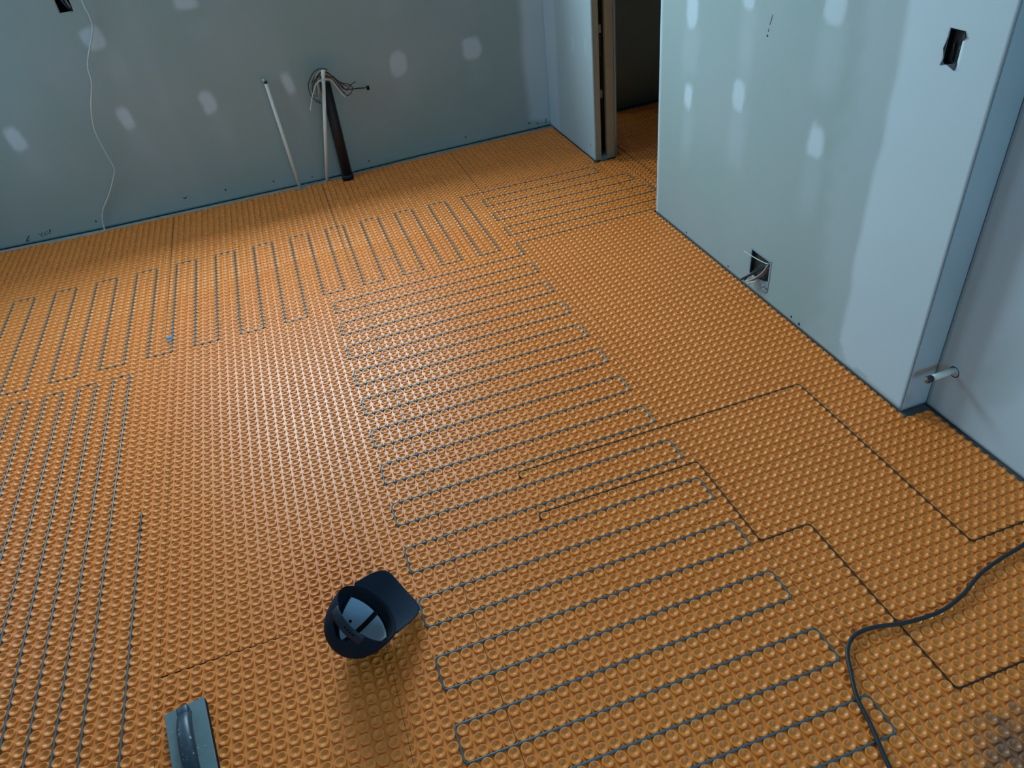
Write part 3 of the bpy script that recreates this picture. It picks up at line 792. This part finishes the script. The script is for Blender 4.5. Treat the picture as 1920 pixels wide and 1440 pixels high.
for tc in (0, 60, -60, 120, -120):
    w = .075 if tc == 0 else .05
    b = MB(); VV = []; FF = []
    for j in range(15):
        ph = math.radians(15 + 73 * j / 14)
        ww = w / max(math.cos(ph) ** .7, .12)
        ww = min(ww, .6)
        for k in (-1, 0, 1):
            VV.append(cpt(math.radians(tc) + k * ww, ph, .962))
    for j in range(14):
        for k in range(2):
            a = j * 3 + k; FF.append((a, a + 1, a + 4, a + 3))
    solid(MB().add(VV, FF).build('seam_tape', M_tape, capo), .001)
for tc, ph in [(30, 50), (-30, 50), (90, 50), (-90, 50)]:
    p = cpt(math.radians(tc), math.radians(ph), .962); n = -p.normalized()
    q = n.to_track_quat('Z', 'Y').to_matrix().to_4x4(); q.translation = p
    MB().lathe([(.0042, -.001), (.0042, .0006), (.0026, .001), (.0018, 0)], n=14, M=q).build('eyelet', M_tape, capo)
# brim
V = []; F = []
NT, NR = 48, 10
for i in range(NT + 1):
    t = math.radians(-65 + 130 * i / NT)
    xi, yi = CA * math.cos(t), CB * math.sin(t)
    sg = abs(i / NT * 2 - 1)
    xo, yo = xi + (CA + BL - .030 * sg * sg - xi) * max(1 - sg ** 6, 0) ** .5, yi * 1.05
    for j in range(NR + 1):
        k = j / NR
        x, y = xi + (xo - xi) * k, yi + (yo - yi) * k
        V.append((x, y, .40 * (x - xi) + .09 * y * y / .08 * k))
for i in range(NT):
    for j in range(NR):
        a = i * (NR + 1) + j
        F.append((a, a + 1, a + NR + 2, a + NR + 1))
solid(MB().add(V, F).build('brim', M_brimu, capo), .003)
# snap strap across the back opening
b = MB(); VV = []; FF = []
for i in range(25):
    t = math.pi - .62 + 1.24 * i / 24
    for j in range(4):
        p = cpt(t, 0, 1.005); VV.append((p.x, p.y, -.001 - .0085 * j))
for i in range(24):
    for j in range(3):
        a = i * 4 + j; FF.append((a, a + 1, a + 5, a + 4))
sp = solid(MB().add(VV, FF).build('snap_strap', M_strap, capo), .002)
for i in range(4):
    t = math.pi + .02 + .10 * i
    p = cpt(t, 0, 1.022); p.z = -.013
    q = Vector((math.cos(t), math.sin(t), 0)).to_track_quat('Z', 'Y').to_matrix().to_4x4(); q.translation = p
    MB().lathe([(.0021, -.002), (.0021, .0006), (.001, .0008)], n=10, M=q).build('snap_hole', M_void, sp)
MB().lathe([(.007, 0), (.0065, -.003), (.003, -.005)], c=(0, 0, -CH), n=16).build('top_button', M_navy, capo)
V = [cpt(t, p, .955) for t in (math.radians(-150), math.radians(-128)) for p in (math.radians(6), math.radians(30))]
solid(MB().add(V, [(0, 1, 3, 2)]).build('care_label', M_lining, capo, False), .0005)

# ------------------------------------------------------------------ grout float
fl = thing('grout_float', 'teal grey grout float with dark blue handle at the lower left', 'float', (-.596, .368, .006))
fl.rotation_euler = (0, 0, math.radians(9.0))
W2, LEN = .0465, .245
MB().box((-W2, -LEN, 0), (W2, 0, .0205)).build('rubber_pad', M_fpad, fl, False, .002)['label'] = 'black rubber pad'
MB().box((-W2, -LEN, .021), (W2, 0, .0255)).build('top_plate', M_fplate, fl, False, .0012)
VV = []; FF = []
NS, NK = 28, 18
for i in range(NS + 1):
    s = i / NS
    y = -.022 - .200 * s
    e = min(1, 4.5 * min(s, 1 - s) + .18)
    zc = .0255 + .040 * (math.sin(math.pi * min(1, max(0, s))) ** .38)
    w = .0145 + .0035 * math.sin(math.pi * s)
    h = .0135
    for k in range(NK):
        a = 2 * math.pi * k / NK
        ca, sa = math.cos(a), math.sin(a)
        VV.append((w * math.copysign(abs(ca) ** .75, ca), y + (.012 * (1 - e) if s < .5 else -.012 * (1 - e)) * 0, zc - .010 + h * math.copysign(abs(sa) ** .8, sa) * (.75 + .25 * e)))
for i in range(NS):
    for k in range(NK):
        FF.append((i * NK + k, i * NK + (k + 1) % NK, (i + 1) * NK + (k + 1) % NK, (i + 1) * NK + k))
FF.append(tuple(range(NK))); FF.append(tuple(NS * NK + k for k in range(NK - 1, -1, -1)))
MB().add(VV, FF).build('handle', M_handle, fl)['label'] = 'dark blue curved handle'
for y0, y1 in ((-.052, -.014), (-.232, -.190)):
    MB().box((-.014, y0, .0253), (.014, y1, .050)).build('handle_foot', M_handle, fl, True, .006)
r3 = random.Random(3)
for i in range(9):
    cx, cy = (.022 + r3.uniform(-.012, .012), -.128 + r3.uniform(-.010, .010)) if i < 6 else (r3.uniform(-.04, .04), r3.uniform(-.2, -.01))
    s = r3.uniform(.0008, .0022)
    MB().lathe([(s, 0), (s * .7, s * .35)], c=(cx, cy, .0255), n=7).build('mortar_speck', M_smear, fl)
